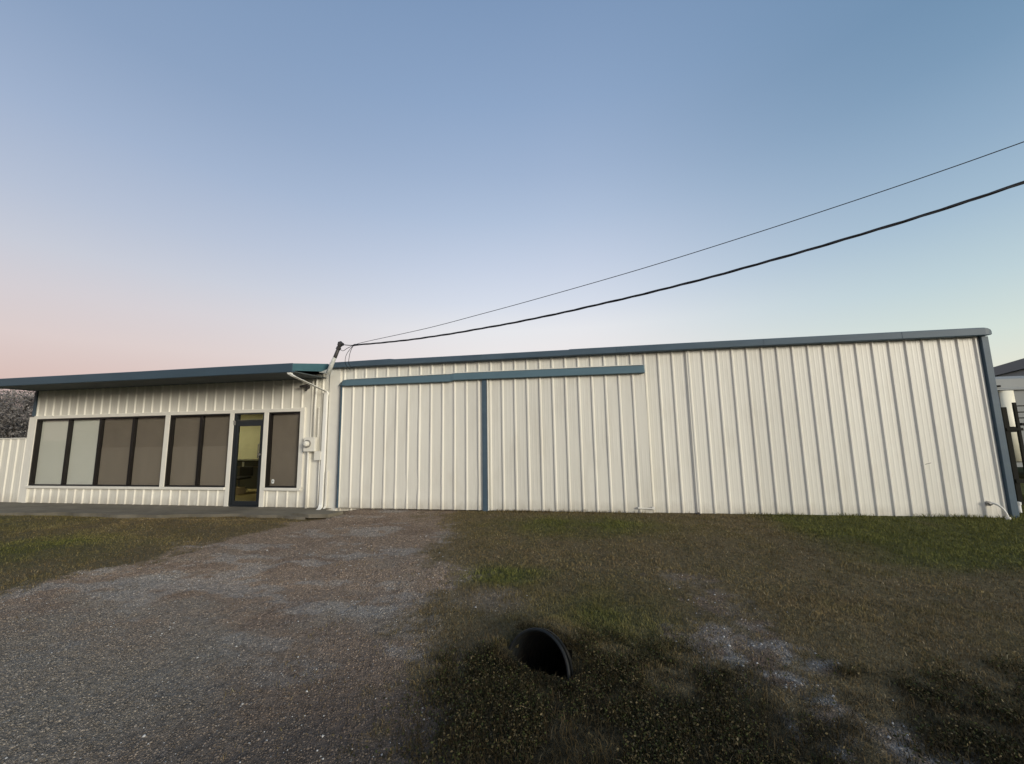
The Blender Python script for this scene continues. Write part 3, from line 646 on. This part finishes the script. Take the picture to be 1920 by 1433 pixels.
def ground_color(x, y):
    drive, track, green, dark, a, b_ = masks(x, y)
    o = np.ones(x.shape+(1,))
    grassy = mixc(o*c(.140, .112, .062), o*c(.085, .088, .030), green)
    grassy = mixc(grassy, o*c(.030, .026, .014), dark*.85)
    grav = mixc(o*c(.250, .190, .142), o*c(.238, .207, .170), ss(.02, .22, fbm(x*.9, y*1.8, 41)-.42)*ss(6.5, 4.5, y)*.75)
    grav = mixc(grav, o*c(.205, .150, .112), ss(.05, .25, fbm(x*1.6, y*2.2, 55)-.5)*.8)
    grav = mixc(grav, o*c(.31, .29, .265), ss(.02, .14, fbm(x*1.3, y*3.0, 61)-.53+.25*(fbm(x*9, y*9, 63)-.5))*.55*ss(2.2, 3.0, y))
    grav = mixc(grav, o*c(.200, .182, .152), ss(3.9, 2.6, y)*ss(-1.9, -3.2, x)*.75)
    grav = mixc(grav, o*c(.105, .080, .063), ss(4.2, 2.2, y)*ss(-3.6, -1.6, x)*.8)  # same light falloff painted into the near gravel
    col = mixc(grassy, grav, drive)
    dirt = mixc(o*c(.20, .165, .13), o*c(.155, .112, .08), ss(-.1, .2, b_))
    dirt = mixc(dirt, o*c(.27, .26, .245), ss(.02, .12, fbm(x*7, y*7, 77)-.5)*ss(4.6, 3.4, y)*.8)
    col = mixc(col, dirt, np.clip(track*(1-drive), 0, 1))
    hole_shade = np.exp(-((x-MX+.22)/.30)**2-((y-MY-.0)/.17)**2)  # shade left of the pipe mouth, painted into the ground colour
    col = mixc(col, o*c(.012, .013, .008), np.clip(hole_shade*1.3, 0, 1))
    return col
def axis(lo, hi, step, far):
    core = np.arange(lo, hi, step); out = [hi]; s = step
    while out[-1] < far: s *= 1.35; out.append(out[-1]+s)
    neg = [lo]; s = step
    while neg[-1] > -far: s *= 1.35; neg.append(neg[-1]-s)
    return np.concatenate([np.array(neg[:0:-1]), core, np.array(out)])
gx, gy = axis(-9.5, 6.5, .042, 420), axis(1.2, 9.3, .040, 420)
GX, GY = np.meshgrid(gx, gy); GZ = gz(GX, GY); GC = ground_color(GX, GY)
nx, ny = len(gx), len(gy)
idx = np.arange(nx*ny).reshape(ny, nx)
Q = np.stack([idx[:-1, :-1], idx[:-1, 1:], idx[1:, 1:], idx[1:, :-1]], -1).reshape(-1, 4)
mx_, my_ = (GX[:-1, :-1]+GX[1:, 1:])/2, (GY[:-1, :-1]+GY[1:, 1:])/2
AXV = np.array([.42, .83, -.36]); AXV /= np.linalg.norm(AXV)
mz_ = (GZ[:-1, :-1]+GZ[1:, 1:])/2
rel = np.stack([mx_-MX, my_-MY, mz_+.085], -1); fa = rel@AXV; rad = np.linalg.norm(rel-fa[..., None]*AXV, axis=-1)
hole_cut = ((fa > 0) & (fa < 1.1) & (rad < .292)).reshape(-1)
isd = ((masks(mx_, my_)[0] > .5) & (my_ > -8) & (my_ < 9.25)).reshape(-1)
V = np.stack([GX, GY, GZ], -1).reshape(-1, 3); Cc = GC.reshape(-1, 3)
def sub(name, faces):
    u, inv = np.unique(faces, return_inverse=True)
    o = np_mesh(name, V[u], inv.reshape(faces.shape), SOIL, Cc[u]); o.data.polygons.foreach_set('use_smooth', np.ones(len(faces), bool)); return structure(o)
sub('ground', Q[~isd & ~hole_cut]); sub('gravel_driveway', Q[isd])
# concrete strip along the office front and the small apron by the sliding door
b = MB()
xs = np.linspace(-19, -6.3, 60)
edge = [7.70+.10*math.sin(x*1.3)+.05*math.sin(x*5.1)+.05*(x+19) for x in xs]
for i in range(59):
    b.loft([[(xs[i], edge[i], -.15), (xs[i], edge[i], -.037), (xs[i], D+.0, -.030), (xs[i], D+.0, -.15)], [(xs[i+1], edge[i+1], -.15), (xs[i+1], edge[i+1], -.037), (xs[i+1], D+.0, -.030), (xs[i+1], D+.0, -.15)]], caps=False)
structure(b.build('pavement', CONC))
t = MB(); t.loft([[(-6.75, 8.34, -.06), (-6.2, 8.18, -.06), (-5.75, 8.25, -.06), (-5.62, 8.62, -.06), (-6.25, 8.72, -.06)], [(-6.75, 8.34, .018), (-6.2, 8.18, .028), (-5.75, 8.25, .022), (-5.62, 8.62, .015), (-6.25, 8.72, .02)]])
tag(t.build('concrete_slab', CONC, bevel=.006), 'broken grey concrete slab tilted on the gravel below the downspout', 'slab')

# culvert pipe
t = thing('culvert_pipe', (MX, MY, 0), 'black plastic culvert pipe mouth half buried in the darkened grass', 'pipe')
ax = Vector((.42, .83, -.36)).normalized(); mc = Vector((MX, MY, -.085))
b = MB(); pts, rs = [], []
for k in range(40): pts.append(mc+ax*(.03+k*.03)); rs.append(.298+(.012 if k % 4 < 2 else -.004))
b.tube(pts, rs, 40, caps=False)
b.tube([mc+ax*(k*.02) for k in range(60)], [.286-(.010 if k % 3 == 1 else 0) for k in range(60)], 40, caps=False)
b.disc(mc+ax*1.2, ax, .282, .02, 40)
b.build('barrel', BLKPL, t, smooth=True)
b = MB()
u_ = ax.orthogonal().normalized(); v_ = ax.cross(u_)
rings = []
for k in range(49):
    a = 2*math.pi*k/48; rd = u_*math.cos(a)+v_*math.sin(a)
    rings.append([mc+rd*(.294+.014*math.cos(q))+ax*(.012+.018*math.sin(q)) for q in [2*math.pi*j/8 for j in range(8)]])
b.loft(rings, caps=False); b.build('rim', BLKPL, t, smooth=True)

# ------------------------------------------------------------------ grass, weeds, stones
def blades(n, xlo, xhi, ylo, yhi, keep, h, wd, lean, colf):
    y = ylo+(yhi-ylo)*rng.random(n); x = xlo+(xhi-xlo)*rng.random(n)
    k = rng.random(n) < keep(x, y); x, y = x[k], y[k]; n = len(x)
    z = gz(x, y)-.004
    hh_ = h(x, y)*(.45+.9*rng.random(n)); a = rng.random(n)*6.283; ww = wd*(.6+.8*rng.random(n))*(.8+.05*y)
    le = lean*rng.random(n)*hh_*1.6; la = rng.random(n)*6.283
    ca, sa = np.cos(a)*ww/2, np.sin(a)*ww/2
    lx, ly = np.cos(la)*le, np.sin(la)*le
    Z0 = np.zeros(n)
    p = np.stack([x, y, z], 1)
    v0 = p+np.stack([-ca, -sa, Z0], 1); v1 = p+np.stack([ca, sa, Z0], 1)
    md = p+np.stack([lx*.35, ly*.35, hh_*.6], 1)
    v2 = md+np.stack([-ca*.75, -sa*.75, Z0], 1); v3 = md+np.stack([ca*.75, sa*.75, Z0], 1)
    v4 = p+np.stack([lx, ly, hh_*(1-.3*np.minimum(le/np.maximum(hh_, 1e-4), 1))], 1)
    V_ = np.stack([v0, v1, v2, v3, v4], 1).reshape(-1, 3); o = np.arange(n)[:, None]*5
    T_ = np.concatenate([o+np.array([[0, 1, 3]]), o+np.array([[0, 3, 2]]), o+np.array([[2, 3, 4]])], 0)
    col = np.repeat(colf(x, y, n), 5, 0)
    return V_, T_, col
def join(parts):
    Vs, Ts, Cs = [], [], []; o = 0
    for v, t_, c_ in parts: Vs.append(v); Ts.append(t_+o); Cs.append(c_); o += len(v)
    return np.concatenate(Vs), np.concatenate(Ts), np.concatenate(Cs)
def kgrass(x, y):
    dr, tr, gr, dk, a, b_ = masks(x, y)
    hole_shade = np.exp(-((x-MX+.22)/.22)**2-((y-MY+.0)/.13)**2)
    k = (1-dr*(.985-.10*ss(.12, .25, b_)))*(1-.90*np.clip(tr*1.05, 0, 1))*(1-np.clip(hole_shade*2, 0, 1))*(.55+.45*ss(-.1, .15, b_+a))
    slab = (x < -6.0) & (y > 7.66+.05*(x+19)+.1*np.sin(x*1.3)); k = np.where(slab, 0, k)
    rimc = ((x-MX)*AX+(y-MY)*AY > -.05) & ((x-MX)*AX+(y-MY)*AY < .17) & (np.abs(-(x-MX)*AY+(y-MY)*AX) < .30)
    return np.where(rimc, 0, k)*(y < 9.06)
def cgrass(x, y, n):
    dr, tr, gr, dk, a, b_ = masks(x, y)
    dk = np.clip(dk, 0, 1)
    r = np.clip(rng.random(n)*.6+1.6*(fbm(x*2.2, y*2.2, 99)-.35), 0, 1); g = np.clip(gr+.25*(rng.random(n)-.5), 0, 1); o = np.ones((n, 1))
    dry = mixc(o*c(.158, .118, .058), o*c(.112, .080, .042), r)
    dry = mixc(dry, o*c(.24, .20, .13), (rng.random(n) < .05)*1.)
    grn = mixc(o*c(.082, .092, .024), o*c(.122, .116, .034), rng.random(n))
    col = mixc(dry, grn, g)
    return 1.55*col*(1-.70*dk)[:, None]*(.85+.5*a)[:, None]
def hgrass(x, y): return (.45+1.15*fbm(x*6, y*6, 95))*(.028+.012*masks(x, y)[2]+.022*masks(x, y)[3])
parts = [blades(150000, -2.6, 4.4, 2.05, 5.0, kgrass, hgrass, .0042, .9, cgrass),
         blades(150000, -4.0, 9.6, 5.0, 9.07, kgrass, hgrass, .006, .9, cgrass),
         blades(26000, 8.1, 13, 9.0, 12, lambda x, y: np.ones_like(x), hgrass, .01, .9, cgrass),
         blades(110000, -17, -5.6, 3.3, 8.4, kgrass, hgrass, .006, .9, cgrass)]
def klip(x, y):
    f_, g_ = (x-MX)*AX+(y-MY)*AY, -(x-MX)*AY+(y-MY)*AX
    return ((f_ > .17) & (f_ < .26) & (np.abs(g_) < .34)) | ((f_ < -.07) & (f_ > -.18) & (np.abs(g_) < .40))
parts.append(blades(9000, MX-.5, MX+.5, MY-.45, MY+.45, klip, lambda x, y: .065+0*x, .0045, 1.2, lambda x, y, n: cgrass(x, y, n)*.4))
parts.append(blades(5200, -2.2, 8.2, 8.99, 9.11, lambda x, y: np.clip(.15+1.6*(fbm(x*1.7, y*2, 83)-.42), 0, 1), lambda x, y: .05+.06*fbm(x*3, y, 85), .006, .9, cgrass))
parts.append(blades(2600, -15, -6.8, 7.75, 8.35, lambda x, y: (np.abs(y-(7.70+.05*(x+19))) < .10)*np.clip(fbm(x*2, y, 87)*1.4-.2, 0, 1), lambda x, y: .05+0*x, .006, .9, cgrass))
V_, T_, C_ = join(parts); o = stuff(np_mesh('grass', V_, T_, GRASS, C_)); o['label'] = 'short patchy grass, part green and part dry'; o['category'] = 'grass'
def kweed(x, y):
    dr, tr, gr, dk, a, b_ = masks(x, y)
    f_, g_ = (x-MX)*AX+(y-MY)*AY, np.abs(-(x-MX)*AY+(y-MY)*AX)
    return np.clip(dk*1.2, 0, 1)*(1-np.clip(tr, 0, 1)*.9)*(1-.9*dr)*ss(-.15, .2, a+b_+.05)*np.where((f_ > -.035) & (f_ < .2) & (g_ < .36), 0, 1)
def cweed(x, y, n):
    r = rng.random((n, 1)); o = np.ones((n, 1))
    col = o*c(.034, .028, .013)*(.6+.9*r)  # weed colours carry the painted foreground dimness
    col = np.where(rng.random((n, 1)) < .4, o*c(.022, .027, .010), col)
    col = np.where(rng.random((n, 1)) < .022, o*c(.16, .13, .085), col); return col
def sprigs(n, xlo, xhi, ylo, yhi):
    y = ylo+(yhi-ylo)*rng.random(n); x = xlo+(xhi-xlo)*rng.random(n); k = rng.random(n) < kweed(x, y); x, y = x[k], y[k]; n = len(x)
    z = gz(x, y)+.006+.05*rng.random(n)
    d = rng.normal(size=(n, 3))*np.array([1, 1, .45]); d /= np.linalg.norm(d, axis=1)[:, None]
    e = np.cross(d, rng.normal(size=(n, 3))); e /= np.linalg.norm(e, axis=1)[:, None]
    s_ = .0075*(.5+rng.random((n, 1))); p = np.stack([x, y, z], 1)
    V1 = np.stack([p-d*s_, p+e*s_*.55, p+d*s_, p-e*s_*.55], 1).reshape(-1, 3); q = np.arange(n)[:, None]*4
    T1 = np.concatenate([q+np.array([[0, 1, 2]]), q+np.array([[0, 2, 3]])], 0)
    r = rng.random((n, 1)); o = np.ones((n, 1))
    cc = np.where(r < .5, o*c(.075, .060, .030), np.where(r < .88, o*c(.045, .052, .018), o*c(.13, .105, .06)))*(.5+.8*rng.random((n, 1)))
    return V1, T1, np.repeat(cc, 4, 0)
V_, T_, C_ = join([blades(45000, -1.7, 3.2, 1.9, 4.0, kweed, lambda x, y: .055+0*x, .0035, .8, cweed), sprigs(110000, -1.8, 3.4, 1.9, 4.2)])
o = stuff(np_mesh('weeds', V_, T_, GRASS, C_)); o['label'] = 'taller weeds in the foreground, coloured darker for the dim light there'; o['category'] = 'weeds'
# stones
def stones(n, xlo, xhi, ylo, yhi, keep, size, colf):
    y = ylo+(yhi-ylo)*rng.random(n)**1.5; x = xlo+(xhi-xlo)*rng.random(n)
    k = rng.random(n) < keep(x, y); x, y = x[k], y[k]; n = len(x)
    s = size*np.exp(np.clip(.4*rng.normal(size=n), -1, .9))
    base = np.array([[1, 0, 0], [0, 1, 0], [-1, 0, 0], [0, -1, 0], [0, 0, .7], [0, 0, -.5]])
    a = rng.random(n)*6.283; P_ = base[None]*(.65+.6*rng.random((n, 6, 1)))*s[:, None, None]
    X_ = P_[..., 0]*np.cos(a)[:, None]-P_[..., 1]*np.sin(a)[:, None]; Y_ = P_[..., 0]*np.sin(a)[:, None]+P_[..., 1]*np.cos(a)[:, None]
    V_ = np.stack([X_+x[:, None], Y_+y[:, None], P_[..., 2]+gz(x, y)[:, None]], -1).reshape(-1, 3)
    fc = np.array([[0, 1, 4], [1, 2, 4], [2, 3, 4], [3, 0, 4], [1, 0, 5], [2, 1, 5], [3, 2, 5], [0, 3, 5]])
    T_ = (np.arange(n)[:, None, None]*6+fc[None]).reshape(-1, 3)
    return V_, T_, np.repeat(colf(x, y, n), 6, 0)
def cst(x, y, n):
    col = ground_color(x, y); r = rng.random((n, 1))
    col = col*(.55+.95*r)
    return np.where(rng.random((n, 1)) < .018+.05*(x > 0)[:, None], np.ones((n, 1))*c(.46, .45, .43), col)
parts = [stones(190000, -8.5, -.9, 1.6, 5.5, lambda x, y: masks(x, y)[0], .0050, cst), stones(50000, -8, -1.5, 4.5, 9.0, lambda x, y: masks(x, y)[0], .007, cst),
         stones(26000, .2, 3.2, 1.9, 6.0, lambda x, y: np.clip(masks(x, y)[1]*1.3, 0, 1), .0065, cst), stones(5000, -2, 0, 4, 5, lambda x, y: masks(x, y)[1], .007, cst)]
V_, T_, C_ = join(parts); o = stuff(np_mesh('gravel_stones', V_, T_, STONE, C_)); o['label'] = 'loose gravel stones on the drive and the worn dirt'; o['category'] = 'gravel'
